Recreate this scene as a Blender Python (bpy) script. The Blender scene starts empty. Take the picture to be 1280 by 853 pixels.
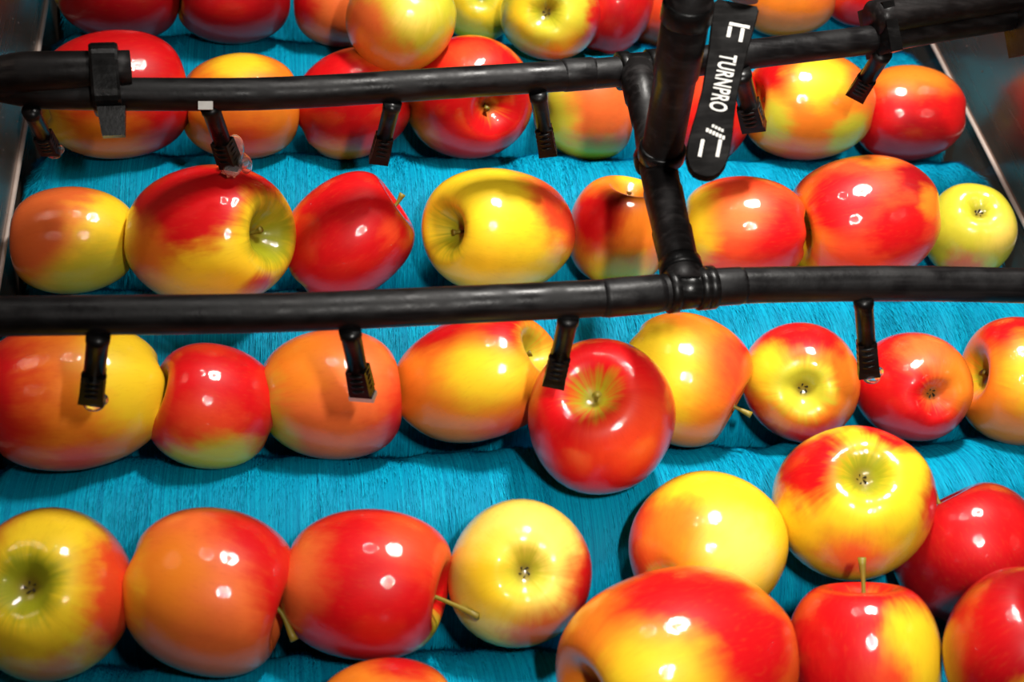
import bpy, bmesh, math, random
import numpy as np
from mathutils import Vector, Matrix

random.seed(7)
rng = np.random.default_rng(7)
scene = bpy.context.scene
COL = scene.collection

# ------------------------------------------------------------------ camera
FPX = 1700.0                       # focal length in pixels of a 1280 x 853 frame
Z0 = 0.18                          # height of an average apple's centre above the tray
CAM = Vector((0.0, 0.0, Z0 + 0.5978))
g = Vector((-310, -2003, FPX)).normalized()          # direction of travel, in camera space
# roller direction: square to the direction of travel
_a = np.array([[g.x, g.y], [0.024, 1.0]]); _b = np.array([-g.z * FPX, 139.0])
_x, _y = np.linalg.solve(_a, _b)
r_ = Vector((_x, _y, FPX)).normalized()
d_ = r_.cross(g)
if d_.y < 0: d_ = -d_
M = Matrix((r_, g, -d_))           # camera space (right, down, forward) -> world
C_R, C_U, C_F = M @ Vector((1, 0, 0)), M @ Vector((0, -1, 0)), M @ Vector((0, 0, 1))
cam = bpy.data.cameras.new('camera')
cam.sensor_width = 36.0
cam.lens = FPX / 1280 * 36.0
cam.clip_start = 0.01
cam.dof.use_dof = True
cam.dof.focus_distance = 0.80
cam.dof.aperture_fstop = 10.0
co = bpy.data.objects.new('camera', cam); COL.objects.link(co)
co.matrix_world = Matrix(((C_R.x, C_U.x, -C_F.x, CAM.x), (C_R.y, C_U.y, -C_F.y, CAM.y),
                          (C_R.z, C_U.z, -C_F.z, CAM.z), (0, 0, 0, 1)))
scene.camera = co

# ------------------------------------------------------------------ world, lamps, exposure
w = bpy.data.worlds.new('hall'); scene.world = w; w.use_nodes = True
bg = w.node_tree.nodes['Background']
bg.inputs[0].default_value = (0.55, 0.5, 0.5, 1); bg.inputs[1].default_value = 0.012
scene.view_settings.view_transform = 'Standard'
scene.view_settings.look = 'None'
scene.view_settings.gamma = 1.0
scene.view_settings.use_curve_mapping = False
scene.view_settings.exposure = 0.0

def lamp(name, loc, target, sx, sy, power, spread, col=(1, 0.96, 0.9)):
    l = bpy.data.lights.new(name, 'AREA'); l.spread = math.radians(spread); l.shape = 'RECTANGLE'; l.size = sx; l.size_y = sy
    l.energy = power; l.color = col
    o = bpy.data.objects.new(name, l); COL.objects.link(o)
    o.location = loc
    o.rotation_euler = (Vector(target) - Vector(loc)).to_track_quat('-Z', 'Y').to_euler()
    return o
lamp('overhead_lamp', (0.30, 0.78, 1.10), (0.29, 0.60, Z0), 0.085, 0.15, 3.7, 80)
lamp('side_lamp', (-0.06, 0.80, 1.10), (0.24, 0.48, Z0), 0.030, 0.04, 0.3, 80)
lamp('camera_flash', (0.13, 0.03, 0.90), (0.28, 0.50, Z0), 0.022, 0.066, 1.05, 75)

# ------------------------------------------------------------------ helpers
def ray(px, py):
    return M @ Vector(((px - 640) / FPX, (py - 426.5) / FPX, 1.0))
def at(px, py, z):
    """the point at height z that the photograph shows at (px, py)"""
    v = ray(px, py); return CAM + v * ((z - CAM.z) / v.z)
def depth(p): return (p - CAM).dot(C_F)
def per_px(p): return depth(p) / FPX

def s2l(c):
    return tuple((x / 255 / 12.92) if x / 255 <= 0.04045 else ((x / 255 + 0.055) / 1.055) ** 2.4 for x in c)

def link(name, me, mat=None, parent=None):
    o = bpy.data.objects.new(name, me); COL.objects.link(o)
    if mat is not None and not me.materials: me.materials.append(mat)
    if parent is not None: o.parent = parent
    return o
def empty(name, loc=(0, 0, 0)):
    o = bpy.data.objects.new(name, None); COL.objects.link(o); o.location = loc
    o.empty_display_size = 0.02
    return o
def tag(o, label=None, cat=None, group=None, kind=None):
    if label: o['label'] = label
    if cat: o['category'] = cat
    if group: o['group'] = group
    if kind: o['kind'] = kind
    return o
def mesh_of(bm, smooth=True, name='m'):
    bmesh.ops.recalc_face_normals(bm, faces=bm.faces[:])
    me = bpy.data.meshes.new(name); bm.to_mesh(me); bm.free()
    if smooth: me.shade_smooth()
    return me
def catmull(pts, n=8):
    pts = [Vector(p) for p in pts]
    if len(pts) < 3:
        return [pts[0].lerp(pts[-1], i / n) for i in range(n + 1)]
    P = [2 * pts[0] - pts[1]] + pts + [2 * pts[-1] - pts[-2]]
    out = []
    for i in range(1, len(P) - 2):
        a, b, c, d = P[i - 1:i + 3]
        for k in range(n):
            t = k / n
            out.append(0.5 * ((2 * b) + (c - a) * t + (2 * a - 5 * b + 4 * c - d) * t * t + (3 * b - a - 3 * c + d) * t ** 3))
    out.append(pts[-1]); return out
def tube(bm, path, radii, seg=20, cap=True, hollow=0.0):
    path = [Vector(p) for p in path]
    n = len(path)
    if not hasattr(radii, '__len__'): radii = [radii] * n
    rings, up = [], Vector((0.013, 0.021, 1))
    for i in range(n):
        t = (path[min(i + 1, n - 1)] - path[max(i - 1, 0)]).normalized()
        if abs(t.dot(up.normalized())) > 0.95: up = Vector((0.02, 1, 0.01))
        u = t.cross(up).normalized(); v = u.cross(t).normalized(); up = v
        rings.append([bm.verts.new(path[i] + (u * math.cos(2 * math.pi * k / seg) + v * math.sin(2 * math.pi * k / seg)) * radii[i]) for k in range(seg)])
    for a, b in zip(rings, rings[1:]):
        for k in range(seg):
            bm.faces.new((a[k], a[(k + 1) % seg], b[(k + 1) % seg], b[k]))
    if cap:
        bm.faces.new(rings[0]); bm.faces.new(rings[-1])
def box(bm, c, ex, ey, ez, taper=1.0):
    """box about c with half-extent vectors ex, ey, ez; taper scales the -ez end"""
    vs = []
    for sz in (-1, 1):
        k = taper if sz < 0 else 1.0
        for sx, sy in ((-1, -1), (1, -1), (1, 1), (-1, 1)):
            vs.append(bm.verts.new(c + ex * sx * k + ey * sy * k + ez * sz))
    for f in ((3, 2, 1, 0), (4, 5, 6, 7), (0, 1, 5, 4), (1, 2, 6, 5), (2, 3, 7, 6), (3, 0, 4, 7)):
        bm.faces.new([vs[i] for i in f])
def bevelled(bm, w_=0.0008, seg=2):
    es = [e for e in bm.edges if len(e.link_faces) == 2 and e.calc_face_angle(0) > 0.6]
    bmesh.ops.bevel(bm, geom=es, offset=w_, segments=seg, affect='EDGES', profile=0.6)

# ------------------------------------------------------------------ materials
class NT:
    def __init__(s, name):
        s.m = bpy.data.materials.new(name); s.m.use_nodes = True
        s.t = s.m.node_tree; s.b = s.t.nodes['Principled BSDF']
    def n(s, kind, **kw):
        o = s.t.nodes.new(kind)
        for k, v in kw.items(): setattr(o, k, v)
        return o
    def l(s, a, b): s.t.links.new(a, b)
    def math(s, op, a, b=None, c=None):
        o = s.n('ShaderNodeMath', operation=op)
        for i, x in enumerate((a, b, c)):
            if x is None: continue
            if hasattr(x, 'is_linked'): s.l(x, o.inputs[i])
            else: o.inputs[i].default_value = x
        return o.outputs[0]
    def mix(s, f, a, b):
        o = s.n('ShaderNodeMix', data_type='RGBA')
        for i, x in ((0, f), (6, a), (7, b)):
            if hasattr(x, 'is_linked'): s.l(x, o.inputs[i])
            elif i: o.inputs[i].default_value = (*x[:3], 1)
            else: o.inputs[i].default_value = x
        return o.outputs[2]
    def noise(s, vec, scale, detail=3.0, rough=0.5, w_=None):
        o = s.n('ShaderNodeTexNoise')
        if w_ is not None:
            o.noise_dimensions = '4D'; o.inputs['W'].default_value = w_
        o.inputs['Scale'].default_value = scale; o.inputs['Detail'].default_value = detail
        o.inputs['Roughness'].default_value = rough
        if vec is not None: s.l(vec, o.inputs['Vector'])
        return o.outputs['Fac']
    def rng(s, v, a, b, c=0.0, d=1.0, smooth=True):
        o = s.n('ShaderNodeMapRange', interpolation_type='SMOOTHSTEP' if smooth else 'LINEAR')
        s.l(v, o.inputs[0])
        for i, x in enumerate((a, b, c, d)): o.inputs[i + 1].default_value = x
        return o.outputs[0]
    def set(s, **kw):
        for k, v in kw.items():
            i = s.b.inputs[k.replace('_', ' ')]
            if hasattr(v, 'is_linked'): s.l(v, i)
            elif isinstance(v, tuple): i.default_value = (*v[:3], 1) if i.type == 'RGBA' else v
            else: i.default_value = v
    def bump(s, h, strength, dist, sock='Normal'):
        o = s.n('ShaderNodeBump'); o.inputs['Strength'].default_value = strength
        o.inputs['Distance'].default_value = dist; s.l(h, o.inputs['Height'])
        s.l(o.outputs[0], s.b.inputs[sock]); return o

def scaled(t, vec, x, y, z):
    o = t.n('ShaderNodeVectorMath', operation='MULTIPLY'); t.l(vec, o.inputs[0]); o.inputs[1].default_value = (x, y, z)
    return o.outputs[0]

def mat_plastic(name, col, rough, gloss_var=0.15, spec=0.3):
    t = NT(name); tc = t.n('ShaderNodeTexCoord').outputs['Object']
    n1 = t.noise(tc, 60, 4); n2 = t.noise(scaled(t, tc, 14, 260, 260), 1.0, 3)
    t.set(Base_Color=t.mix(t.rng(n2, 0.45, 0.75), col, tuple(c * 2.4 + 0.004 for c in col)),
          Roughness=t.rng(n1, 0.3, 0.7, rough - gloss_var, rough + gloss_var), Specular_IOR_Level=spec)
    t.bump(t.noise(tc, 420, 3), 0.25, 0.0004)
    return t.m
BLACK = mat_plastic('black_polythene', (0.0036, 0.0032, 0.0034), 0.44, 0.15, 0.22)
RUBBER = mat_plastic('black_rubber_hose', (0.0045, 0.0036, 0.0036), 0.46, 0.15, 0.18)
FITTING = mat_plastic('black_moulded_fitting', (0.0028, 0.0026, 0.0026), 0.34, 0.08, 0.22)

def mat_simple(name, col, rough=0.5, metal=0.0, **kw):
    t = NT(name); tc = t.n('ShaderNodeTexCoord').outputs['Object']
    n = t.noise(tc, 300, 2)
    t.set(Base_Color=t.mix(n, tuple(c * 0.85 for c in col), tuple(c * 1.1 for c in col)), Roughness=rough, Metallic=metal, **kw)
    return t.m
LEVER = mat_plastic('matt_black_lever', (0.0014, 0.0011, 0.0010), 0.7, 0.1, 0.06)
PRINT = mat_simple('white_print', (0.40, 0.385, 0.36), 0.6)
STEM = mat_simple('olive_stem', s2l((128, 112, 30)), 0.5)
CALYX = mat_simple('dry_brown_calyx', s2l((52, 42, 22)), 0.8)
BRASS = mat_simple('brown_neck', s2l((96, 70, 36)), 0.5)
CORE = mat_simple('black_roller_core', (0.01, 0.012, 0.014), 0.5)
STEEL_EDGE = mat_simple('bright_steel_edge', (0.55, 0.45, 0.40), 0.35, 0.25)

def mat_steel():
    t = NT('wet_stainless_sheet'); tc = t.n('ShaderNodeTexCoord').outputs['Object']
    n = t.noise(scaled(t, tc, 300, 8, 300), 1.0, 4); s = t.noise(tc, 9, 4)
    t.set(Base_Color=t.mix(s, (0.22, 0.15, 0.115), (0.32, 0.23, 0.18)), Metallic=0.8, Roughness=t.rng(n, 0.3, 0.7, 0.18, 0.28))  # brown reflection of the warm hall is put into the base colour
    t.bump(s, 0.12, 0.004)
    return t.m
STEEL = mat_steel()
def mat_tray():
    t = NT('dark_wet_tray'); tc = t.n('ShaderNodeTexCoord').outputs['Object']
    t.set(Base_Color=t.mix(t.noise(tc, 20, 4), (0.008, 0.010, 0.012), (0.02, 0.024, 0.028)), Roughness=0.35)
    return t.m
TRAY = mat_tray()
def mat_water():
    t = NT('clear_water'); tc = t.n('ShaderNodeTexCoord').outputs['Object']
    t.set(Base_Color=(1, 1, 1), Roughness=0.02, IOR=1.33, Transmission_Weight=0.95, Specular_IOR_Level=0.8)
    t.bump(t.noise(tc, 300, 2), 0.1, 0.0005)
    return t.m
WATER = mat_water()

def mat_bristle(name, a, b, c):
    t = NT(name); tc = t.n('ShaderNodeTexCoord').outputs['Object']
    fine = t.noise(scaled(t, tc, 1500, 9, 9), 1.0, 3, 0.6)
    mid = t.noise(scaled(t, tc, 40, 25, 25), 1.0, 3)
    col = t.mix(t.rng(fine, 0.3, 0.7), a, b)
    col = t.mix(t.rng(mid, 0.45, 0.75, 0, 0.55), col, c)
    t.set(Base_Color=col, Roughness=0.6, Specular_IOR_Level=0.08)
    t.bump(fine, 0.22, 0.0012)
    return t.m
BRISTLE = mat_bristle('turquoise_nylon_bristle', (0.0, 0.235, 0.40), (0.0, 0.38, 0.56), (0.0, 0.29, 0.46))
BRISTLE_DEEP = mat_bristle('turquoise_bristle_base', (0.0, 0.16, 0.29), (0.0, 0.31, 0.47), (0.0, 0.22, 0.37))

# ------------------------------------------------------------------ the setting: tray and side sheets
PITCH, Y_A = 0.1275, 0.35
R_ROLL = 0.0612
Z_AX = Z0 - 0.0744
X_L, X_R = -0.1635, 0.5125
def plate(name, lo, hi, mat):
    bm = bmesh.new(); lo, hi = Vector(lo), Vector(hi); h = (hi - lo) / 2
    box(bm, (lo + hi) / 2, Vector((h.x, 0, 0)), Vector((0, h.y, 0)), Vector((0, 0, h.z)))
    o = link(name, mesh_of(bm, False), mat); o['kind'] = 'structure'; return o
fl = plate('floor', (X_L - 0.006, 0.0, -0.01), (X_R + 0.006, 1.35, 0.0), TRAY)
tag(fl, 'dark wet tray underneath the brush rollers')
for name, x, s, lab in (('wall_left', X_L, -1, 'shiny steel side sheet along the left roller ends'),
                        ('wall_right', X_R, 1, 'shiny steel side sheet along the right roller ends')):
    o = plate(name, (min(x, x + s * 0.004), 0.0, 0.0), (max(x, x + s * 0.004), 1.35, 0.40), STEEL); tag(o, lab)
    bm = bmesh.new()
    tube(bm, [(x - s * 0.0006, 0.01, Z0 - 0.014), (x - s * 0.0006, 1.34, Z0 - 0.014)], 0.0017, 10)
    e = link('edge_strip', mesh_of(bm), STEEL_EDGE, o); e['label'] = 'thin bright steel bead'
    # small drops of water that cling to the sheet
    bm = bmesh.new()
    for i in range(34):
        y = random.uniform(0.45, 1.0); z = Z0 + random.uniform(-0.02, 0.03) + abs(random.gauss(0, 0.02))
        m4 = Matrix.Translation((x - s * 0.0002, y, z)) @ Matrix.Diagonal((0.4, 1, random.uniform(1, 1.6), 1))
        bmesh.ops.create_icosphere(bm, subdivisions=1, radius=random.uniform(0.0004, 0.0011), matrix=m4)
    dr = link('water_droplets', mesh_of(bm), WATER, o); dr['kind'] = 'stuff'
bk = plate('wall_back', (X_L, 1.35, 0.0), (X_R, 1.356, 0.40), TRAY); tag(bk, 'dark far end of the washing tray')

# ------------------------------------------------------------------ brush rollers
def lump(x, th):
    return (0.0010 * np.sin(x * 61 + 1.7 * np.sin(th)) + 0.0009 * np.sin(x * 113 + 2.0 * th + 1.3)
            + 0.0007 * np.sin(3 * th + x * 37) + 0.0005 * np.sin(x * 260 + 5 * th))
HALF = (X_R - X_L) / 2 - 0.0065
def bristle_mesh(n):
    x = rng.uniform(-HALF, HALF, n); th = rng.uniform(0, 2 * np.pi, n)
    edge = np.clip((HALF - np.abs(x)) / 0.016, 0, 1)
    rt = R_ROLL + lump(x, th) - 0.010 * (1 - edge) ** 2 + np.where(rng.random(n) < 0.12, np.abs(rng.normal(0, 0.0012, n)), rng.normal(0, 0.0003, n))      # tip radius
    rb = rt - 0.0042
    sweep = rng.normal(0.20, 0.05, n)                                                   # tips trail behind
    lean = rng.normal(0, 0.00022, n) + np.sign(x) * 0.004 * (1 - edge) ** 2
    wid = rng.uniform(0.0002, 0.00042, n)
    def pt(xx, r, a): return np.stack([xx, r * np.cos(a), r * np.sin(a)], 1)
    v0 = pt(x - wid, rb, th); v1 = pt(x + wid, rb, th); v2 = pt(x + lean, rt, th + sweep)
    V = np.empty((n * 3, 3)); V[0::3], V[1::3], V[2::3] = v0, v1, v2
    nb = pt(np.zeros(n), np.ones(n), th)
    # keep the outward side of each blade in front
    gn = np.cross(v1 - v0, v2 - v0); flip = (gn * nb).sum(1) < 0
    F = np.arange(n * 3).reshape(n, 3); F[flip] = F[flip][:, [1, 0, 2]]
    me = bpy.data.meshes.new('bristles')
    me.vertices.add(n * 3); me.vertices.foreach_set('co', V.ravel())
    me.loops.add(n * 3); me.loops.foreach_set('vertex_index', F.ravel().astype(np.int32))
    me.polygons.add(n); me.polygons.foreach_set('loop_start', np.arange(0, n * 3, 3, dtype=np.int32))
    me.update(calc_edges=True); me.shade_smooth()
    jit = rng.normal(0, 0.06, (n, 3))
    N = np.repeat(nb + jit, 3, axis=0)
    tipn = pt(lean * 60, np.ones(n), th + sweep) + jit
    N[2::3] = tipn
    N /= np.linalg.norm(N, axis=1, keepdims=True)
    me.normals_split_custom_set_from_vertices(N.tolist())
    me.materials.append(BRISTLE)
    return me
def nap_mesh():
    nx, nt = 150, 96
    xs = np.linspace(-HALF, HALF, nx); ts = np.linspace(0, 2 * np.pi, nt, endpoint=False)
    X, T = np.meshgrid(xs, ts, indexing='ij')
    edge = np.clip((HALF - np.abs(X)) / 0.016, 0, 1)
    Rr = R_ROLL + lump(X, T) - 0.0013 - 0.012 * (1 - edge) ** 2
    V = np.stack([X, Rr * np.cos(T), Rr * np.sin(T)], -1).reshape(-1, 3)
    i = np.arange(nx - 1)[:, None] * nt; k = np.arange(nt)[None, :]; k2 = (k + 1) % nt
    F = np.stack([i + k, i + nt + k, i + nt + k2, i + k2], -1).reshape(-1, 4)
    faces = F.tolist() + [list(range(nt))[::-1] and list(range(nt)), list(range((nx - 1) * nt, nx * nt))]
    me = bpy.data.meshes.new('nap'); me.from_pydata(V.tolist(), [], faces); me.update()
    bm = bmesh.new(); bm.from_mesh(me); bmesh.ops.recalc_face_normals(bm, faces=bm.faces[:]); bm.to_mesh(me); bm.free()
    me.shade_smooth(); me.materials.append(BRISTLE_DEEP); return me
def shaft_mesh():
    bm = bmesh.new()
    tube(bm, [(-HALF - 0.0055, 0, 0), (HALF + 0.0055, 0, 0)], 0.012, 24)
    for s in (-1, 1): tube(bm, [(s * (HALF - 0.001), 0, 0), (s * (HALF + 0.0015), 0, 0)], 0.032, 28)
    me = mesh_of(bm, False); me.materials.append(CORE); return me
B_ME, N_ME, S_ME = bristle_mesh(240000), nap_mesh(), shaft_mesh()
roller_labels = ['turquoise brush roller nearest the camera, in front of the bottom row of apples',
                 'turquoise brush roller between the bottom apple row and the row under the lower pipe',
                 'turquoise brush roller directly beneath the lower black pipe, between two apple rows',
                 'turquoise brush roller just in front of the apple row under the upper pipe',
                 'turquoise brush roller behind the upper pipe, in front of the farthest apples',
                 'farthest turquoise brush roller, behind the row of apples at the top edge']
AXES = []
for k in range(6):
    y = Y_A + PITCH * (k - 0.5); AXES.append(y)
    o = empty('brush_roller', ((X_L + X_R) / 2, y, Z_AX))
    tag(o, roller_labels[k], 'brush roller', 'turquoise brush rollers side by side')
    a = k * 1.37 + 0.4
    s = link('shaft', S_ME, None, o)
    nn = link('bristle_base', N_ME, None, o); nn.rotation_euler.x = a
    b = link('bristles', B_ME, None, o); b.rotation_euler.x = a; b['kind'] = 'stuff'

# ------------------------------------------------------------------ apples
PAL = {k: s2l(v) for k, v in dict(R=(202, 12, 18), D=(150, 4, 14), M=(228, 66, 32), O=(230, 122, 30), S=(228, 104, 46),
                                  Y=(240, 200, 36), P=(244, 214, 92), G=(196, 188, 48), V=(150, 150, 22), B=(112, 84, 24)).items()}
def apple_mesh(seed, depth_top=0.30, depth_bot=0.20):
    rs = random.Random(seed); nu, nv = 44, 34
    ph = [rs.uniform(0, 6.28) for _ in range(4)]
    taper = rs.uniform(0.05, 0.14); sk = rs.uniform(-0.05, 0.05), rs.uniform(-0.05, 0.05)
    V = []
    for j in range(nv + 1):
        a = math.pi * j / nv
        s, c = math.sin(a), math.cos(a)
        rho0 = abs(s) ** 0.70; z0 = math.copysign(abs(c) ** 0.92, c)
        for i in range(nu):
            u = 2 * math.pi * i / nu
            rho = rho0 * (1 - taper * (1 - z0) * 0.5 * (0.4 + 0.6 * max(0, -z0)) - 0.02 * max(0, z0))
            lob = 0.022 * math.cos(5 * u + ph[0]) * max(0, -z0) + 0.012 * math.cos(3 * u + ph[1]) + 0.02 * math.cos(2 * u + ph[2])
            rho *= 1 + lob
            z = z0 + 0.02 * math.cos(u + ph[3]) * rho0
            if z0 > 0: z -= depth_top * 1.25 * math.exp(-(rho0 / 0.30) ** 2) + 0.06 * math.exp(-(rho0 / 0.62) ** 2)
            else: z += depth_bot * 1.25 * math.exp(-(rho0 / 0.27) ** 2) - 0.016 * math.cos(5 * u + ph[0]) * math.exp(-((rho0 - 0.42) / 0.2) ** 2)
            V.append([rho * math.cos(u) + sk[0] * z, rho * math.sin(u) + sk[1] * z, z])
    V = np.array(V)
    V[:, 2] -= (V[:, 2].max() + V[:, 2].min()) / 2
    V[:, 2] /= V[:, 2].max()
    V[:, :2] /= np.abs(V[:, :2]).max()
    top = float(V[0:nu, 2].mean()); bot = float(V[-nu:, 2].mean())
    bm = bmesh.new()
    tv = bm.verts.new(V[0:nu].mean(0)); bv = bm.verts.new(V[-nu:].mean(0))
    rings = [[bm.verts.new(V[j * nu + i]) for i in range(nu)] for j in range(1, nv)]
    for i in range(nu):
        bm.faces.new((tv, rings[0][i], rings[0][(i + 1) % nu])); bm.faces.new((bv, rings[-1][(i + 1) % nu], rings[-1][i]))
    for a, b in zip(rings, rings[1:]):
        for i in range(nu): bm.faces.new((a[i], b[i], b[(i + 1) % nu], a[(i + 1) % nu]))
    return mesh_of(bm, True, 'apple_skin'), top, bot

def apple_material(idx, base, blobs, cav, to_local, axis_sign, inv):
    t = NT('apple_skin_%02d' % idx)
    obj_co = t.n('ShaderNodeTexCoord').outputs['Object']
    cmb = t.n('ShaderNodeCombineXYZ')          # into the fruit's own stem-to-eye frame
    for q_ in range(3):
        dq = t.n('ShaderNodeVectorMath', operation='DOT_PRODUCT'); t.l(obj_co, dq.inputs[0]); dq.inputs[1].default_value = inv[q_]
        t.l(dq.outputs['Value'], cmb.inputs[q_])
    tc = cmb.outputs[0]
    nrm = t.n('ShaderNodeVectorMath', operation='NORMALIZE'); t.l(tc, nrm.inputs[0]); nv = nrm.outputs[0]
    # streaks that run from the stem to the eye
    flat = t.n('ShaderNodeVectorMath', operation='NORMALIZE'); t.l(scaled(t, nv, 1, 1, 0), flat.inputs[0])
    add = t.n('ShaderNodeVectorMath', operation='ADD'); t.l(flat.outputs[0], add.inputs[0]); t.l(scaled(t, nv, 0, 0, 0.35), add.inputs[1])
    streak = t.noise(add.outputs[0], 6.5, 4, 0.55, w_=idx * 3.1)
    soft = t.noise(nv, 2.6, 3, 0.5, w_=idx * 1.7)
    wob = t.math('ADD', t.math('MULTIPLY', t.math('SUBTRACT', streak, 0.5), 0.34), t.math('MULTIPLY', t.math('SUBTRACT', soft, 0.5), 0.42))
    col = t.mix(t.rng(soft, 0.3, 0.7), tuple(c * 0.94 for c in PAL[base]), tuple(min(1, c * 1.08) for c in PAL[base]))
    for (bx, by, rad, sf, key) in blobs:
        L = min(0.999, math.hypot(bx, by)); k = L / max(1e-6, math.hypot(bx, by))
        d = to_local(bx * k, by * k, math.sqrt(1 - L * L))
        dt = t.n('ShaderNodeVectorMath', operation='DOT_PRODUCT'); t.l(nv, dt.inputs[0]); dt.inputs[1].default_value = d
        ang = t.math('ARCCOSINE', dt.outputs['Value'])
        f = t.rng(t.math('ADD', ang, wob), rad * 1.15 + sf * 0.9, max(0.0, rad * 1.15 - sf * 0.9))
        col = t.mix(f, col, PAL[key])
    # greenish hollow about the visible pole, and a small one about the other
    sep = t.n('ShaderNodeSeparateXYZ'); t.l(nv, sep.inputs[0])
    for sg, (rad, key) in ((axis_sign, cav), (-axis_sign, (0.3, 'G'))):
        ang = t.math('ARCCOSINE', t.math('MULTIPLY', sep.outputs[2], float(sg)))
        col = t.mix(t.rng(t.math('ADD', ang, t.math('MULTIPLY', wob, 1.0)), rad + 0.2, rad - 0.12), col, PAL[key])
        col = t.mix(t.rng(ang, 0.26, 0.06, 0, 0.75), col, PAL['B'])
    # pale flecks and fine streaking
    fine = t.noise(add.outputs[0], 26, 3, 0.6, w_=idx * 2.3)
    col = t.mix(t.rng(fine, 0.5, 0.8, 0, 0.025), col, PAL['P'])
    col = t.mix(t.rng(fine, 0.5, 0.25, 0, 0.10), col, PAL['D'])
    t.set(Base_Color=col, Roughness=0.45, Specular_IOR_Level=0.2, Coat_Weight=1.0, Coat_Roughness=0.02, Coat_IOR=1.45)
    wet = t.noise(nv, 14.0, 4, 0.6, w_=idx * 5.0)
    t.bump(wet, 0.06, 0.03, 'Coat Normal')
    return t.m

PLACED = []        # (centre, radius) of every apple that already lies there
def rest(px, py, rpx, others):
    """let an apple of that apparent size slide down the line of sight until it touches a roller or an apple"""
    v = ray(px, py); step = 0.0008; s = 0.42
    while s < 1.3:
        p = CAM + v * s; r = rpx * s / FPX
        gap = min(math.hypot(p.y - y, p.z - Z_AX) for y in AXES) - (R_ROLL - 0.0022) - r
        gap = min(gap, p.x - r - X_L, X_R - p.x - r) if others else gap
        if others:
            for c, q in PLACED: gap = min(gap, (p - c).length - (q + r) * 0.975)
        if gap <= 0: break
        s += step
    return p, r

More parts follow.
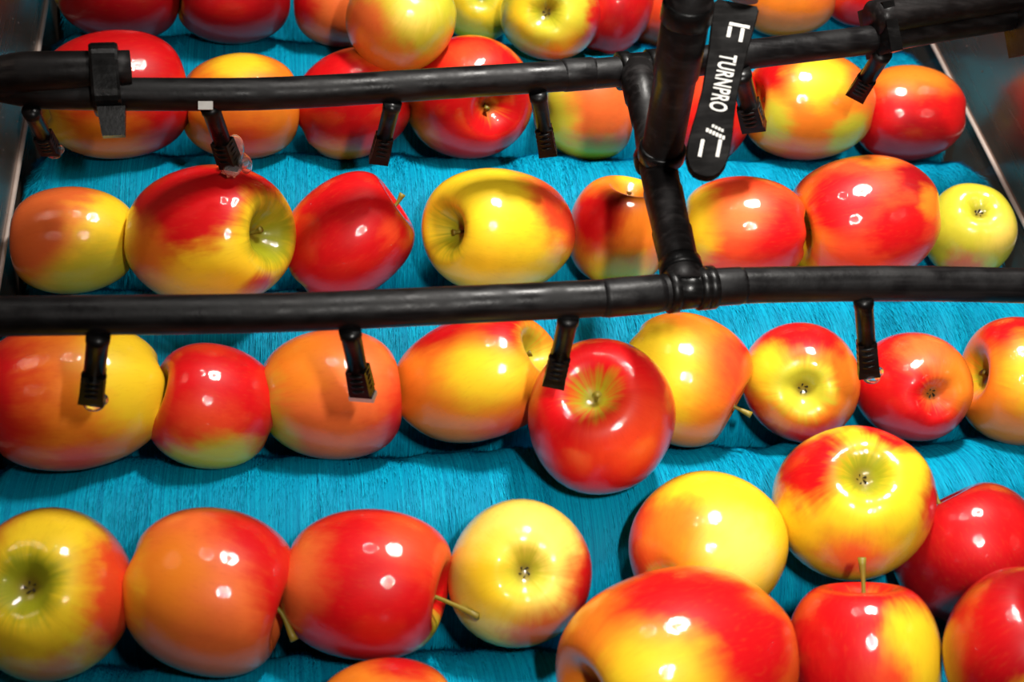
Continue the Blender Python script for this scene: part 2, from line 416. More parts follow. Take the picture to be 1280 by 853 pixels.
# cx, cy, rx, ry | direction of the pole that shows (right, up, to the camera), which pole, stem beyond the rim (m), stem aim |
# base, blobs (x, y, radius, softness, colour), hollow (radius, colour) | on others | label
A = [
 # ---- row under the lower pipe
 (95,494,104,94,(1,.1,-.1),'c',0,None,'O',[(-.98,0,.85,.45,'R'),(.8,.25,.68,.3,'Y'),(0,-.9,.3,.3,'M')],(.3,'G'),0,'large orange and yellow apple behind the leftmost nozzle of the lower pipe'),
 (267,508,74,79,(1,-.25,-.3),'c',0,None,'R',[(-.1,-.5,.5,.4,'M'),(0,-.98,.72,.28,'G')],(.2,'G'),0,'small red apple with yellow-green underside, between two orange apples'),
 (413,494,83,85,(1,.07,-.1),'s',.003,None,'S',[(-.45,.5,.5,.4,'O'),(-.98,-.3,.6,.35,'G'),(.95,-.3,.6,.4,'R')],(.2,'G'),0,'orange-salmon apple behind the lower pipe nozzle with worn silver tip'),
 (595,474,96,83,(.78,.42,.45),'s',.0,None,'O',[(-.4,.85,.5,.3,'R'),(.1,.05,.42,.4,'Y'),(.5,-.75,.4,.35,'M'),(.35,.7,.35,.3,'R')],(.34,'G'),0,'red and yellow apple with green hollow on its right, below the pipe'),
 (852,473,78,83,(.88,-.48,.05),'s',.010,(.9,-.45,.1),'O',[(-.6,.0,.8,.4,'Y'),(.9,.1,.5,.4,'M'),(.98,.3,.3,.3,'R')],(.15,'O'),0,'yellow apple with orange-red right half and a stem on its right'),
 (1001,478,75,77,(.05,-.14,.98),'c',0,None,'O',[(0,.95,.72,.25,'R'),(-.85,-.5,.52,.25,'R'),(.2,-.95,.55,.3,'R'),(-.6,.25,.3,.3,'Y')],(.40,'G'),0,'red and yellow apple showing a green eye, left of the rightmost lower nozzle'),
 (1142,484,70,70,(.4,-.15,.9),'c',0,None,'R',[(.85,.2,.45,.35,'O'),(.2,.75,.4,.35,'S')],(.16,'S'),0,'red apple with brownish dimple directly right of the rightmost lower nozzle'),
 (1278,478,70,80,(-.84,.16,.5),'s',0,None,'O',[(-.1,.85,.5,.3,'R'),(.4,.15,.5,.4,'Y')],(.26,'V'),0,'orange apple with dark stem hollow cut by the right photo edge'),
 # ---- row between the two pipes
 (95,300,72,70,(.97,.0,.22),'c',0,None,'Y',[(-.8,.3,.85,.4,'S'),(.3,-.75,.6,.35,'G'),(-.1,.9,.45,.35,'S')],(.30,'V'),0,'peach and yellow apple at the left side sheet, above the lower pipe'),
 (259,296,98,91,(.74,.05,.66),'s',0,None,'Y',[(-.4,.62,.78,.2,'R'),(.45,.8,.42,.2,'R'),(.5,-.62,.2,.12,'R'),(-.85,-.3,.42,.3,'O'),(-.1,-.95,.55,.35,'P')],(.40,'V'),0,'large red-topped yellow apple right under the splashing nozzle'),
 (433,299,77,76,(.82,.55,.1),'s',.007,(.4,.9,.1),'R',[(-1,.35,.32,.25,'O'),(-.92,-.7,.28,.15,'G'),(.9,-.5,.3,.3,'D'),(.62,.1,.15,.15,'M')],(.12,'R'),0,'glossy deep red apple with short stem, above the lower pipe'),
 (626,289,85,82,(-.74,.0,.66),'s',0,None,'Y',[(.9,.4,.62,.35,'M'),(-.95,-.4,.25,.2,'O')],(.28,'V'),0,'yellow apple with dark stem hollow on its left and red right shoulder'),
 (775,292,67,66,(.2,.88,.4),'s',0,None,'O',[(-.5,.25,.52,.3,'R'),(0,-.85,.5,.3,'Y'),(.2,.98,.2,.2,'Y')],(.25,'O'),0,'small red and yellow apple partly hidden by the ribbed connecting hose'),
 (930,290,74,70,(-1,0,.05),'s',0,None,'M',[(-.92,.1,.62,.3,'Y'),(.6,-.1,.5,.4,'R'),(-.1,.3,.35,.35,'S')],(.2,'Y'),0,'orange-red apple with yellow left end, right of the connecting hose'),
 (1080,276,85,83,(-.9,-.14,.4),'s',0,None,'M',[(-.8,0,.45,.3,'O'),(.2,.97,.36,.2,'O'),(.6,-.2,.42,.2,'R'),(.7,.6,.3,.15,'D'),(-.3,.3,.42,.22,'R'),(.9,.25,.2,.15,'O'),(-.7,-.7,.35,.2,'Y'),(.4,-.9,.3,.2,'O')],(.22,'V'),0,'large mottled red apple next to the pale green one'),
 (1212,288,56,57,(.25,.5,.82),'c',0,None,'G',[(-.1,-.85,.42,.3,'S'),(.7,-.1,.35,.4,'P')],(.2,'V'),0,'small pale yellow-green apple beside the right side sheet'),
 # ---- row under the upper pipe
 (141,120,85,79,(1,.1,-.2),'s',0,None,'R',[(-.2,-.75,.5,.3,'O'),(-.85,-.4,.35,.3,'Y')],(.2,'R'),0,'big red apple behind the clamp at the left of the upper pipe'),
 (299,133,68,67,(.98,.0,-.2),'s',0,None,'O',[(0,.85,.42,.3,'Y'),(0,-.75,.5,.4,'M')],(.2,'O'),0,'orange apple with yellow top behind the splashing nozzle'),
 (437,132,67,67,(.85,.5,.1),'s',.004,None,'R',[(.45,.8,.3,.3,'O'),(-.2,-.95,.42,.3,'O')],(.16,'O'),0,'red apple behind the upper pipe, left of its middle nozzle'),
 (584,122,79,76,(.45,-.2,.87),'s',0,None,'R',[(-.85,-.4,.42,.3,'O'),(0,.65,.3,.3,'M')],(.12,'O'),0,'deep red apple behind the upper pipe with a shallow facing hollow'),
 (733,137,55,64,(.97,.0,-.2),'s',0,None,'S',[(-.9,-.1,.7,.4,'G'),(0,-.97,.62,.35,'G')],(.2,'S'),0,'salmon and green apple left of the upper hose joint'),
 (889,136,54,64,(.3,.9,-.2),'s',0,None,'R',[(-.3,.5,.4,.3,'M')],(.2,'R'),0,'red apple mostly hidden behind the lettered black handle'),
 (1012,132,73,71,(-.9,.05,.42),'s',0,None,'O',[(-.5,.6,.4,.2,'R'),(.2,.5,.42,.3,'Y'),(.7,-.5,.35,.2,'G'),(.85,.3,.3,.2,'S'),(-.2,-.95,.42,.3,'M'),(-.6,-.2,.3,.2,'G')],(.2,'S'),0,'yellow, green and red striped apple right of the lettered handle'),
 (1138,142,63,60,(-.9,.0,.42),'s',0,None,'R',[(0,.98,.78,.4,'O'),(.15,-.65,.6,.3,'D')],(.12,'D'),0,'dark red apple with orange top at the right side sheet'),
 # ---- farthest row
 (145,-20,73,71,(.98,.0,-.2),'s',0,None,'D',[(0,.5,.5,.4,'R')],(.2,'R'),0,'dark red apple at the top left corner'),
 (288,-10,68,67,(.98,.1,-.2),'s',0,None,'D',[(0,.2,.5,.4,'R')],(.2,'R'),0,'dark red apple at the top edge, second from left'),
 (424,5,52,55,(-.98,.1,-.2),'s',0,None,'S',[(-.85,0,.42,.3,'R'),(0,-.9,.3,.3,'R')],(.2,'S'),0,'apple at the top edge with red left side, half behind a yellow-green one'),
 (765,12,50,53,(.3,.9,.1),'s',0,None,'R',[(.3,-.5,.5,.4,'D')],(.2,'R'),0,'plain red apple at the top edge just right of the yellow-green one'),
 (828,10,46,53,(.98,.1,.1),'s',0,None,'M',[(-.75,.2,.42,.3,'O'),(.6,-.3,.4,.3,'R')],(.2,'O'),0,'orange-red apple at the top edge beside the supply hose'),
 (985,-8,55,54,(.98,.1,-.1),'s',0,None,'O',[(.8,.2,.4,.3,'S')],(.2,'O'),0,'orange apple at the top edge right of the lettered handle'),
 (1082,-10,50,46,(.98,.1,-.1),'s',0,None,'R',[(-.7,.1,.4,.3,'M')],(.2,'O'),0,'red apple at the top edge left of the right-hand support tube'),
 (598,0,50,53,(.1,.1,.98),'c',0,None,'Y',[(.6,-.55,.3,.3,'G')],(.3,'G'),0,'yellow apple squeezed in between the two yellow-green apples up top'),
 (502,20,68,65,(.42,.66,.6),'c',0,None,'G',[(-.7,-.2,.6,.4,'S'),(-.2,-.85,.5,.3,'O'),(.2,.1,.3,.3,'P')],(.22,'G'),1,'yellow-green apple with peach left side at the top edge'),
 (688,18,63,59,(-.1,.08,.98),'c',0,None,'G',[(.95,-.1,.42,.22,'R'),(-.1,-.97,.5,.3,'O'),(-.6,.1,.3,.3,'Y')],(.26,'V'),1,'yellow-green apple showing its round eye at the top edge'),
 # ---- nearest row
 (62,742,104,110,(-.3,.09,.94),'c',0,None,'Y',[(.98,.15,.55,.32,'R'),(.9,.0,.65,.3,'M'),(-.9,.6,.5,.3,'O'),(.1,-.9,.35,.35,'O')],(.36,'V'),0,'large yellow apple with green hollow at the lower left corner'),
 (261,738,98,105,(.95,-.25,.2),'s',.016,(.35,-.93,.2),'S',[(-.6,.1,.5,.4,'O'),(-1,.0,.5,.35,'Y'),(.55,.65,.5,.35,'R'),(.85,0,.4,.3,'R')],(.15,'S'),0,'salmon-orange apple with yellow left end and downward stem, bottom row'),
 (457,730,98,98,(.95,-.18,.22),'s',.022,(.86,-.42,.45),'R',[(-.9,.1,.48,.35,'S'),(.6,.55,.42,.3,'M'),(.85,-.68,.25,.15,'G')],(.12,'M'),0,'red apple in the bottom row with long stem crossing the yellow apple'),
 (650,717,94,95,(.08,.02,1),'c',0,None,'P',[(.98,-.15,.62,.4,'R'),(.25,-.85,.45,.3,'S'),(-.3,.0,.13,.1,'O'),(-.4,-.1,.4,.4,'Y')],(.24,'G'),0,'pale yellow apple in the bottom row with its eye facing the camera'),
 (478,912,86,90,(1,0,-.1),'s',0,None,'O',[(.3,.9,.42,.3,'R')],(.2,'O'),0,'orange and red apple of which only the top shows at the bottom edge'),
 (882,687,97,92,(.45,.6,-.66),'s',0,None,'Y',[(-.9,.1,.66,.4,'M'),(-.35,.3,.4,.4,'O'),(.5,.0,.4,.4,'P')],(.2,'Y'),0,'bright yellow apple with orange left side, behind the biggest apple'),
 (1215,695,96,80,(-.45,.87,.1),'s',.008,(-.3,.95,.1),'D',[(.2,.3,.55,.4,'R')],(.14,'D'),0,'dark glossy red apple with stem at the lower right'),
 (1080,832,97,98,(.05,.92,.18),'s',.014,(.0,.97,.2),'R',[(.78,.1,.52,.25,'Y'),(-.9,0,.32,.2,'D'),(.3,-.2,.25,.3,'M')],(.15,'O'),1,'red apple with yellow right side and upright stem at the bottom edge'),
 (752,523,94,94,(-.13,.36,.92),'s',.0,(-.1,.5,.8),'R',[(.45,-.3,.5,.45,'M'),(-.2,-.9,.4,.3,'R')],(.22,'V'),1,'shiny red apple with stem hollow facing up, lying over the row'),
 (1067,626,101,99,(.14,.36,.92),'c',0,None,'Y',[(-.58,.5,.5,.25,'R'),(.4,.88,.36,.2,'R'),(0,-.75,.35,.3,'S'),(.97,.0,.3,.2,'R')],(.30,'V'),1,'red and yellow apple heaped on top of others at right, eye facing up'),
 (1278,822,100,102,(.5,.5,.6),'s',0,None,'D',[(.15,-.68,.4,.2,'Y'),(-.5,.3,.45,.4,'R')],(.15,'D'),1,'dark red apple with yellow patch in the lower right corner'),
 (850,834,136,127,(-.80,-.32,.5),'s',0,None,'O',[(.1,.72,.6,.3,'R'),(.7,.2,.5,.35,'R'),(-.2,-.1,.38,.3,'Y'),(-.9,.25,.3,.3,'O')],(.24,'V'),1,'biggest apple, red over yellow, at the bottom edge right of centre'),
]
MESHES = {}
def build_apple(i, rec):
    cx, cy, rx, ry, ax, pole, slen, saim, base, blobs, cav, others, label = rec
    rm = (rx + ry) / 2
    pos, rw = rest(cx, cy, rm, others)

    k = rw / rm
    axv = Vector(ax).normalized()
    # equatorial and axial radius from the outline
    dx = axv.x ** 2 - axv.y ** 2
    if abs(dx) > 0.3:
        m_ = np.array([[1 - axv.x ** 2, axv.x ** 2], [1 - axv.y ** 2, axv.y ** 2]])
        q = np.linalg.solve(m_, np.array([rx * rx, ry * ry]))
        Rq = math.sqrt(max(q[0], 1)); Hq = math.sqrt(max(q[1], 1)); Hq = min(max(Hq, 0.84 * Rq), 1.08 * Rq)
    else: Rq = rm; Hq = 0.9 * rm
    # what is left of the outline's proportions: the fruit is a little wider one way than the other
    ex = math.sqrt(Rq ** 2 * (1 - axv.x ** 2) + Hq ** 2 * axv.x ** 2); ey = math.sqrt(Rq ** 2 * (1 - axv.y ** 2) + Hq ** 2 * axv.y ** 2)
    fx, fy = rx / ex, ry / ey
    R, H = Rq * k, Hq * k
    # view frame at the apple
    c = (CAM - pos).normalized(); rt = (C_R - c * C_R.dot(c)).normalized(); up = c.cross(rt).normalized()
    def vw(v): return (rt * v[0] + up * v[1] + c * v[2])
    zax = vw(axv).normalized() * (1 if pole == 's' else -1)
    xax = zax.orthogonal().normalized(); xax.rotate(Matrix.Rotation(random.uniform(0, 6.28), 3, zax)); yax = zax.cross(xax)
    rot = Matrix((xax, yax, zax)).transposed()
    root = empty('apple', pos - Vector((0, 0, min(R, H))))
    tag(root, label, 'apple', 'apples riding on the brush rollers')
    off = Vector((0, 0, min(R, H)))
    me, top, bot = apple_mesh(i * 11 + 3, 0.30 if pole == 's' else 0.24, 0.20 if pole == 's' else 0.24)
    fz = (fx + fy) / 2
    Fm = Matrix((rt, up, c)).transposed(); Sq = Fm @ Matrix.Diagonal((fx, fy, fz)) @ Fm.transposed()
    L3 = Sq @ rot @ Matrix.Diagonal((R, R, H)); L3i = L3.inverted()
    L3 = L3.to_4x4()

    def to_local(x, y, z):
        return tuple((L3i @ vw((x * rx, y * ry, z * rm))).normalized())
    me.materials.append(apple_material(i, base, blobs, cav, to_local, 1 if pole == 's' else -1, [tuple(L3i[q_]) for q_ in range(3)]))
    body = link('skin', me, None, root)

    me.transform(L3); me.update()
    body.location = off
    H = (L3 @ Vector((0, 0, 1))).length; zax = (L3 @ Vector((0, 0, 1))).normalized()
    # stem
    p0 = off + zax * (top * H - 0.003)
    rim = off + zax * H
    if slen > 0:
        aim = vw(Vector(saim).normalized()) if saim else zax
        p2 = rim + aim * slen; p1 = rim - zax * 0.003
    else:
        p1 = off + zax * (top * H * 0.75 + 0.25 * H) + xax * 0.001; p2 = off + zax * (top * H * 0.45 + H * 0.55) + xax * 0.0025
    bm = bmesh.new(); pts = catmull([p0, p1, p2], 5)
    n = len(pts); rad = [0.0011 + 0.0010 * max(0, (q_ / (n - 1) - 0.7) / 0.3) for q_ in range(n)]
    tube(bm, pts, rad, 9); link('stem', mesh_of(bm), STEM, root)
    # the dried eye at the other end: five small sepals
    bm = bmesh.new(); cb = off + zax * (bot * H)
    for s5 in range(5):
        a = s5 * 1.2566 + i; d = xax * math.cos(a) + yax * math.sin(a); e = zax.cross(d)
        q = [cb + d * 0.0005 + zax * 0.001 - e * 0.0013, cb + d * 0.0005 + zax * 0.001 + e * 0.0013, cb + d * 0.0032 - zax * 0.0010 + e * 0.0008,
             cb + d * 0.0026 - zax * 0.0032, cb + d * 0.0032 - zax * 0.0010 - e * 0.0008]
        f1 = [bm.verts.new(v) for v in q]; f2 = [bm.verts.new(v - d * 0.0005) for v in q]
        bm.faces.new(f1); bm.faces.new(f2[::-1])
        for u in range(5): bm.faces.new((f1[u], f1[(u + 1) % 5], f2[(u + 1) % 5], f2[u]))
    link('calyx', mesh_of(bm, False), CALYX, root)
    PLACED.append((pos, rw))
for i, rec in enumerate(A): build_apple(i, rec)

# ------------------------------------------------------------------ spray pipes
ZP = Z0 + 0.12
def pathz(pts, z): return [at(x, y, z) for x, y in pts]
def to_walls(P):
    """let a pipe run on, straight, to both side sheets"""
    P = [p for p in P if X_L + 0.004 < p.x < X_R - 0.004]
    for end, nxt, x in ((0, 1, X_L + 0.001), (-1, -2, X_R - 0.001)):
        a, b = P[end], P[nxt]; d = (a - b) / (a.x - b.x); q = a + d * (x - a.x)
        P = [q] + P if end == 0 else P + [q]
    return P
def ring(bm, p, d, r0, r1, half):
    """a collar about p along d"""
    d = d.normalized()
    tube(bm, [p - d * half, p - d * half * 0.8, p + d * half * 0.8, p + d * half], [r0, r1, r1, r0], 24)
def nozzle(parent, top, tip, wpx, roll=0.0, worn=False, z_tip=None):
    """short spray nozzle: collar, stub and flat fan tip"""
    p0 = at(*top, ZP - 0.004); p1 = at(*tip, z_tip if z_tip else ZP - 0.045)
    r = wpx * per_px(p0) / 2
    d = (p1 - p0).normalized(); L = (p1 - p0).length
    bm = bmesh.new()
    tube(bm, [p0, p0 + d * L * 0.10, p0 + d * L * 0.13, p0 + d * L * 0.66], [r * 0.98, r * 0.98, r * 0.90, r * 0.86], 20)
    nz = link('nozzle', mesh_of(bm), FITTING, parent)
    side = (C_R - d * C_R.dot(d)).normalized(); side.rotate(Matrix.Rotation(roll, 3, d)); oth = d.cross(side)
    bm = bmesh.new()
    a, b = p0 + d * L * 0.56, p0 + d * L * 0.90
    box(bm, (a + b) / 2, side * r * 0.98, oth * r * 0.86, (b - a) / 2, 0.92)
    a2, b2 = b - d * L * 0.01, p1
    box(bm, (a2 + b2) / 2, side * r * 1.04, oth * r * 0.62, (b2 - a2) / 2, 0.96)
    bevelled(bm, r * 0.12, 2)
    tp = link('fan_tip', mesh_of(bm, False), FITTING, nz)
    bm = bmesh.new()
    for q in range(4):
        ring(bm, a.lerp(b, 0.15 + 0.22 * q), d, r * 1.0, r * 1.03, L * 0.014)
    link('grip_rib', mesh_of(bm), FITTING, nz)
    if worn:
        bm = bmesh.new(); box(bm, p1 - d * 0.0006, side * r * 1.16, oth * r * 0.62, d * 0.0012); bevelled(bm, 0.0003, 1)
        o = link('tip_insert', mesh_of(bm, False), STEEL_EDGE, nz); o['label'] = 'worn silver tip'
    return p1, d, side, r
SPIPES = 'black spray pipes above the apples'
# upper pipe
up_ = empty('spray_pipe', at(640, 98, ZP)); tag(up_, 'black upper spray pipe with six nozzles across the top of the photo', 'pipe', SPIPES)
up_.location = (0, 0, 0)
upper = [(-60, 96), (0, 107), (60, 115.5), (200, 118), (350, 116.5), (560, 104), (780, 89), (920, 70), (1085, 50), (1200, 31), (1330, 10)]
bm = bmesh.new(); P = to_walls(catmull(pathz(upper, ZP), 10)); rU = 19.8 * per_px(at(500, 108, ZP)); tube(bm, P, rU, 28)
link('tube', mesh_of(bm), BLACK, up_)
bm = bmesh.new()
ring(bm, at(722, 93, ZP), at(740, 92, ZP) - at(700, 95, ZP), rU, rU * 1.08, 0.010)
link('sleeve_joint', mesh_of(bm), BLACK, up_)
tips_u = []
for top, tip, wpx, zt in (((38, 138), (64, 190), 23, None), ((262, 132), (289, 209), 26, None), ((491, 128), (473, 202), 24, None),
                          ((672, 116), (685, 193), 23, None), ((924, 90), (943, 160), 30, None), ((1104, 66), (1070, 120), 25, None)):
    tips_u.append(nozzle(up_, top, tip, wpx, random.uniform(-0.5, 0.5), False, zt))
# bright chip on the second nozzle's collar
bm = bmesh.new(); pc = at(257, 132, ZP + 0.0035); box(bm, pc, C_R * 0.0038, C_U * 0.0022, C_F * 0.0006); bevelled(bm, 0.0002, 1)
o = link('collar_label', mesh_of(bm, False), PRINT, up_); o['label'] = 'small pale scuffed patch on the nozzle collar'
# lower pipe
lo_ = empty('spray_pipe'); tag(lo_, 'black lower spray pipe with four nozzles across the middle of the photo', 'pipe', SPIPES)
lower = [(-60, 396), (100, 394.5), (350, 391), (560, 382), (780, 371), (858, 362), (930, 357), (1080, 354.5), (1200, 355.5), (1340, 359)]
bm = bmesh.new(); P = to_walls(catmull(pathz(lower, ZP), 10)); rL = 24.3 * per_px(at(500, 386, ZP)); tube(bm, P, rL, 28)
link('tube', mesh_of(bm), BLACK, lo_)
bm = bmesh.new(); ring(bm, at(790, 370, ZP), at(830, 366, ZP) - at(750, 373, ZP), rL, rL * 1.05, 0.016); link('sleeve_joint', mesh_of(bm), BLACK, lo_)
bm = bmesh.new(); ring(bm, at(905, 358.5, ZP), at(930, 357, ZP) - at(880, 360, ZP), rL, rL * 1.04, 0.010); link('sleeve_joint', mesh_of(bm), BLACK, lo_)
tips_l = []
for top, tip, wpx, worn in (((123, 418), (114, 502), 31, False), ((437, 412), (454, 496), 29, True), ((711, 396), (692, 481), 28, False), ((1079, 372), (1086, 470), 26, False)):
    tips_l.append(nozzle(lo_, top, tip, wpx, random.uniform(-0.3, 0.3), worn))

# connecting hose between the two pipes: tees at both ends, ribbed barbs
cn = empty('connecting_hose'); tag(cn, 'ribbed black connecting hose joining the upper and lower spray pipes', 'hose')
def pr(x, y, z, rp): p = at(x, y, z); return p, rp * per_px(p)
bm = bmesh.new()
pts = [(796, 86, 20), (798, 100, 22), (803, 122, 22.5), (803.5, 124, 20.5), (809, 152, 20), (809.5, 154, 18), (816, 186, 21), (818, 196, 24),
       (822, 204, 24), (828, 236, 23.5), (829, 240, 25), (839, 286, 24), (840, 290, 25.5), (849, 330, 24.5), (856, 356, 24)]
pp = [pr(x, y, ZP + 0.004, r) for x, y, r in pts]
tube(bm, [p for p, r in pp], [r for p, r in pp], 26)
link('hose', mesh_of(bm), RUBBER, cn)
bm = bmesh.new()
dU = at(830, 84, ZP) - at(770, 89, ZP)
tube(bm, [at(778, 88.5, ZP), at(816, 85.5, ZP)], rU * 1.12, 26); ring(bm, at(779, 88.5, ZP), dU, rU, rU * 1.28, 0.0035); ring(bm, at(815, 85.5, ZP), dU, rU, rU * 1.28, 0.0035)
link('upper_tee', mesh_of(bm), FITTING, cn)
bm = bmesh.new()
dL = at(890, 359, ZP) - at(830, 365, ZP)
tube(bm, [at(836, 364.5, ZP), at(888, 359.5, ZP)], rL * 1.06, 26)
for x, y in ((839, 364.2), (876, 360.6), (886, 359.7)): ring(bm, at(x, y, ZP), dL, rL, rL * 1.2, 0.0028)
link('lower_tee', mesh_of(bm), FITTING, cn)
for (x, y, r) in ((818.5, 199, 25), (851, 336, 26)):
    bm = bmesh.new(); p, rr = pr(x, y, ZP + 0.004, r); ring(bm, p, at(x + 3, y + 12, ZP) - at(x - 3, y - 12, ZP), rr * 0.96, rr * 1.06, 0.004)
    link('hose_clip', mesh_of(bm), FITTING, cn)

# supply hose coming down from above
sh = empty('supply_hose'); tag(sh, 'thick black supply hose coming down from the top edge into the connecting hose', 'hose')
bm = bmesh.new()
a, b = at(826, 197, ZP + 0.010), at(874, -70, ZP + 0.14)
tube(bm, [a, a.lerp(b, 0.05), a.lerp(b, 0.06), a.lerp(b, 0.42), a.lerp(b, 0.43), b], [0.0118, 0.0118, 0.0108, 0.0108, 0.0117, 0.0117], 28)
link('hose', mesh_of(bm), RUBBER, sh)
bm = bmesh.new(); ring(bm, a.lerp(b, 0.03), b - a, 0.0116, 0.0126, 0.004); link('hose_clip', mesh_of(bm), FITTING, sh)
bm = bmesh.new(); ring(bm, a.lerp(b, 0.72), b - a, 0.0118, 0.0126, 0.006); link('hose_clip', mesh_of(bm), FITTING, sh)

# support tubes strapped alongside the upper pipe
lt = empty('support_tube'); tag(lt, 'short black support tube clamped to the left end of the upper pipe', 'support tube', 'black support tubes of the upper pipe')
bm = bmesh.new()
pp = [pr(x, y, ZP + z, r) for x, y, r, z in ((-60, 104, 18, .004), (-6, 97, 25, .007), (30, 92, 27, .009), (80, 90, 26, .010), (164, 87, 24, .010))]
tube(bm, catmull([p for p, r in pp], 6), np.interp(np.linspace(0, 4, 25), range(5), [r for p, r in pp]).tolist(), 26)
link('tube', mesh_of(bm), RUBBER, lt)
c1 = at(133, 100, ZP + 0.005); d1 = at(160, 99, ZP) - at(100, 101, ZP); d1.normalize()
wv = (C_U - d1 * C_U.dot(d1)).normalized(); ov = d1.cross(wv)
bm = bmesh.new()
hw, hh, ht = 17 * per_px(c1), 44 * per_px(c1), 0.0165
n = 32; prof = [(math.copysign(abs(math.cos(2 * math.pi * k / n)) ** 0.55, math.cos(2 * math.pi * k / n)), math.copysign(abs(math.sin(2 * math.pi * k / n)) ** 0.55, math.sin(2 * math.pi * k / n))) for k in range(n)]
loops = [[bm.verts.new(c1 + d1 * hw * s * e + wv * (hh * q[1] * m_) + ov * (ht * q[0] * m_)) for q in prof] for s, e, m_ in ((-1, 1, .96), (-1, .8, 1), (1, .8, 1), (1, 1, .96))]
for la, lb in zip(loops, loops[1:]):
    for k in range(n): bm.faces.new((la[k], la[(k + 1) % n], lb[(k + 1) % n], lb[k]))
bm.faces.new(loops[0]); bm.faces.new(loops[-1])
link('clamp_band', mesh_of(bm, False), FITTING, lt)
cb = at(141, 153, ZP - 0.004); bm = bmesh.new(); box(bm, cb, d1 * 17 * per_px(cb), ov * 0.006, wv * 18 * per_px(cb), 0.8); bevelled(bm, 0.0008, 2)
link('clamp_lug', mesh_of(bm, False), FITTING, lt)

rt_ = empty('support_tube'); tag(rt_, 'long black support tube clamped over the right end of the upper pipe', 'support tube', 'black support tubes of the upper pipe')
bm = bmesh.new(); P = catmull([at(1091, 23, ZP + .013), at(1190, 6, ZP + .014), at(1340, -18, ZP + .016)], 6); tube(bm, P, 21.5 * per_px(at(1150, 15, ZP)), 26)
link('tube', mesh_of(bm), RUBBER, rt_)
bm = bmesh.new(); pc = at(1100, 38, ZP + .006); dr_ = (at(1150, 14, ZP) - at(1090, 24, ZP)).normalized(); wv = (C_U - dr_ * C_U.dot(dr_)).normalized(); ov = dr_.cross(wv)
box(bm, pc, dr_ * 0.0042, ov * 0.013, wv * 31 * per_px(pc)); bevelled(bm, 0.002, 3)
link('clamp_band', mesh_of(bm, False), FITTING, rt_)
bm = bmesh.new(); pc = at(1292, 22, ZP + .006); box(bm, pc, dr_ * 0.009, ov * 0.018, wv * 42 * per_px(pc)); bevelled(bm, 0.003, 3)
link('end_bracket', mesh_of(bm, False), FITTING, rt_)

# lettered lever that hangs in front of the upper pipe
hd = empty('valve_handle'); tag(hd, 'flat black handle with rounded tip and white lettering beside the supply hose', 'handle')
H0, H1 = at(928, -30, ZP + 0.10), at(878, 224, ZP + 0.055)
ly = (H0 - H1).normalized(); lx = (C_R - ly * C_R.dot(ly)).normalized(); lz = lx.cross(ly)
Lh = (H0 - H1).length; ppx = per_px((H0 + H1) / 2)
def hp(u, v, w_=0.0): return H1 + lx * u + ly * v + lz * w_     # handle plane: u across, v from the tip up
wid = [(0.0, 5), (0.012, 13), (0.035, 19.5), (0.075, 24.5), (0.14, 26.5), (0.22, 25.5), (0.30, 23.5), (0.42, 22), (0.6, 24), (0.78, 28), (0.83, 28.5), (0.845, 26)]
bm = bmesh.new(); L1 = []; 
def outline(off, inset):
    left = [hp(-max(0.5, w_ - inset) * ppx, t * Lh + (inset * ppx if t == 0 else 0), off) for t, w_ in wid]
    right = [hp(max(0.5, w_ - inset) * ppx, t * Lh + (inset * ppx if t == 0 else 0), off) for t, w_ in wid]
    return [bm.verts.new(p) for p in left + right[::-1]]
la = [outline(-0.003, 1.2), outline(-0.002, 0), outline(0.002, 0), outline(0.003, 1.2)]
for p, q in zip(la, la[1:]):
    for k in range(len(p)): bm.faces.new((p[k], p[(k + 1) % len(p)], q[(k + 1) % len(p)], q[k]))
bm.faces.new(la[0]); bm.faces.new(la[-1])
link('lever', mesh_of(bm, False), LEVER, hd)
bm = bmesh.new()
tube(bm, catmull([hp(3 * ppx, Lh * 0.88, 0.001), hp(4 * ppx, Lh * 0.98, 0.006), hp(6 * ppx, Lh * 1.2, 0.03)], 5), 0.0088, 20)
o = link('neck', mesh_of(bm), BRASS, hd); o['label'] = 'brownish round neck'
def lettering(txt, centre_uv, size, rotz, name='lettering', bold=0.0):
    cu = bpy.data.curves.new('txt', 'FONT'); cu.body = txt; cu.size = size; cu.align_x = 'CENTER'; cu.align_y = 'CENTER'
    cu.extrude = 0.00012; cu.offset = bold; cu.space_character = 1.08
    tmp = bpy.data.objects.new('tmp', cu); COL.objects.link(tmp)
    me = bpy.data.meshes.new_from_object(tmp.evaluated_get(bpy.context.evaluated_depsgraph_get()))
    bpy.data.objects.remove(tmp)
    me.materials.clear()
    o = link(name, me, PRINT, hd)
    Rm = Matrix((lx, ly, lz)).transposed().to_4x4() @ Matrix.Rotation(rotz, 4, 'Z')
    o.matrix_local = Matrix.Translation(hp(centre_uv[0], centre_uv[1], 0.00325)) @ Rm @ Matrix.Diagonal((0.56, 1.0, 1.0, 1.0))
    return o
o = lettering('TURNPRO', (0.5 * ppx, Lh * 0.445), 0.0118, -math.pi / 2, 'lettering', 0.00022); o['label'] = 'white capital letters reading down the handle'
def bars(name, lst):
    bm = bmesh.new()
    for u, v, hu, hv in lst: box(bm, hp(u * ppx, v * Lh, 0.0031), lx * hu * ppx, ly * hv * ppx, lz * 0.00012)
    return link(name, mesh_of(bm, False), PRINT, hd)
bars('print_mark', [(8, 0.735, 13, 2.2), (-3, 0.695, 2.4, 8), (13, 0.69, 2.4, 10)])['label'] = 'worn white line marks'
bars('print_mark', [(-6 + 4.2 * q, 0.212 - 0.004 * q, 1.6, 2.6) for q in range(6)] + [(0 + 4 * q, 0.236 - 0.004 * q, 1.5, 2.0) for q in range(4)])['label'] = 'tiny illegible white print'
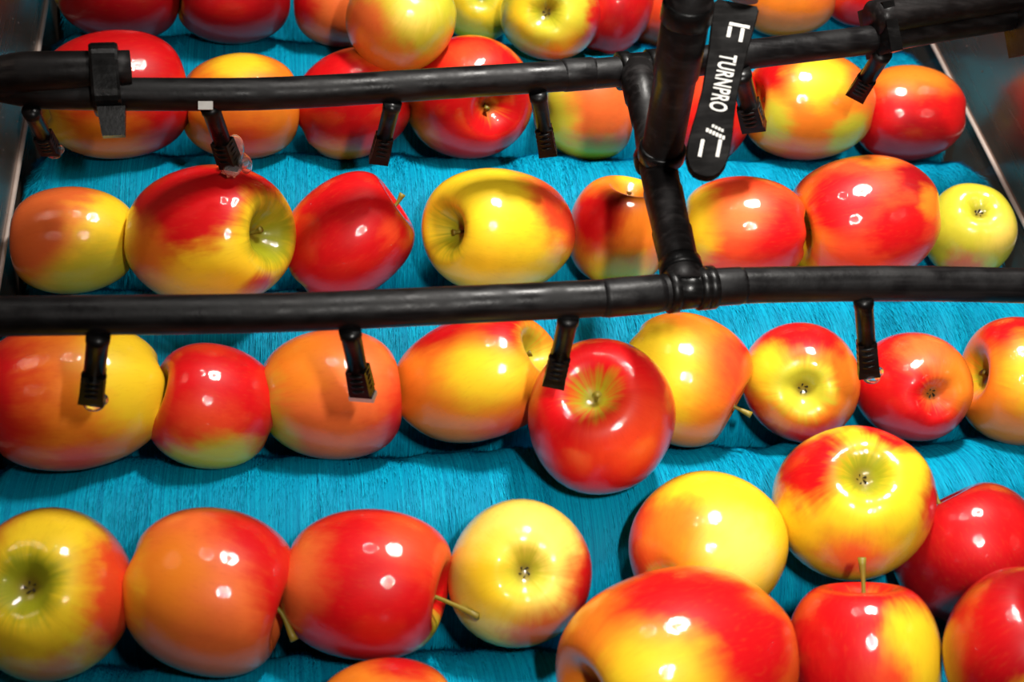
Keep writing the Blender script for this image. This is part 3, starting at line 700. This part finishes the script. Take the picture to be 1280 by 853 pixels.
bars('print_mark', [(-9, 0.125, 2.2, 12), (12, 0.14, 2.2, 12)])['label'] = 'two short white side bars'

# ------------------------------------------------------------------ water
def blob(bm, c, r, sq=(1, 1, 1), sub=2):
    bmesh.ops.create_icosphere(bm, subdivisions=sub, radius=r, matrix=Matrix.Translation(c) @ Matrix.Diagonal((*sq, 1)))
def shell(bm, c, r, sq=(1, 1, 1)):
    blob(bm, c, r, sq, 3)
    b2 = bmesh.new(); blob(b2, c, r * 0.93, sq, 3)
    bmesh.ops.reverse_faces(b2, faces=b2.faces[:])
    tmp = bpy.data.meshes.new('t'); b2.to_mesh(tmp); b2.free(); bm.from_mesh(tmp); bpy.data.meshes.remove(tmp)
def raw(bm):
    me = bpy.data.meshes.new('water'); bm.to_mesh(me); bm.free(); me.shade_smooth(); return me
zt = tips_u[1][0].z
sp = empty('water_splash', at(294, 205, zt)); tag(sp, 'clear water splash and bubbles at the second nozzle of the upper pipe', 'water')
def at_l(x, y, z): return at(x, y, z) - sp.location
k_ = per_px(at(294, 205, zt))
for (x, y, r, sq) in ((294, 185, 12, (.8, .9, 1.35)), (301, 201, 9, (1, 1, 1)), (308, 206, 8, (.8, 1, 1.3)), (290, 213, 7, (1.3, 1, .8))):
    bm = bmesh.new(); shell(bm, at_l(x, y, zt + 0.003), r * 1.2 * k_, sq); link('bubble', raw(bm), WATER, sp)
bm = bmesh.new(); rs = random.Random(3)
for q in range(30):
    blob(bm, at_l(rs.uniform(276, 304), rs.uniform(207, 222) - abs(rs.gauss(0, 2)), zt - 0.002 + rs.uniform(-.002, .002)), rs.uniform(1.0, 2.6) * k_, (1, 1, rs.uniform(.8, 1.5)))
for q in range(12): blob(bm, at_l(rs.uniform(287, 303), rs.uniform(193, 207), zt + .003), rs.uniform(1.0, 2.4) * k_)
o = link('spray', raw(bm), WATER, sp); o['kind'] = 'stuff'
for (p1, d, side, r), lab in ((tips_u[0], 'water drop hanging from the leftmost nozzle of the upper pipe'), (tips_l[0], 'water film on the leftmost nozzle tip of the lower pipe'),
                              (tips_l[3], 'water drop on the rightmost nozzle tip of the lower pipe')):
    bm = bmesh.new(); blob(bm, Vector((0, 0, 0)), r * 0.85, (1.1, .9, .8), 3); blob(bm, side * r * 0.7 + C_U * r * 0.4, r * 0.5, (1, 1, 1.2), 2)
    o = link('water_drop', raw(bm), WATER); o.location = p1 + d * 0.0008 + side * r * 0.25; tag(o, lab, 'water drop', 'drops at the nozzle tips')
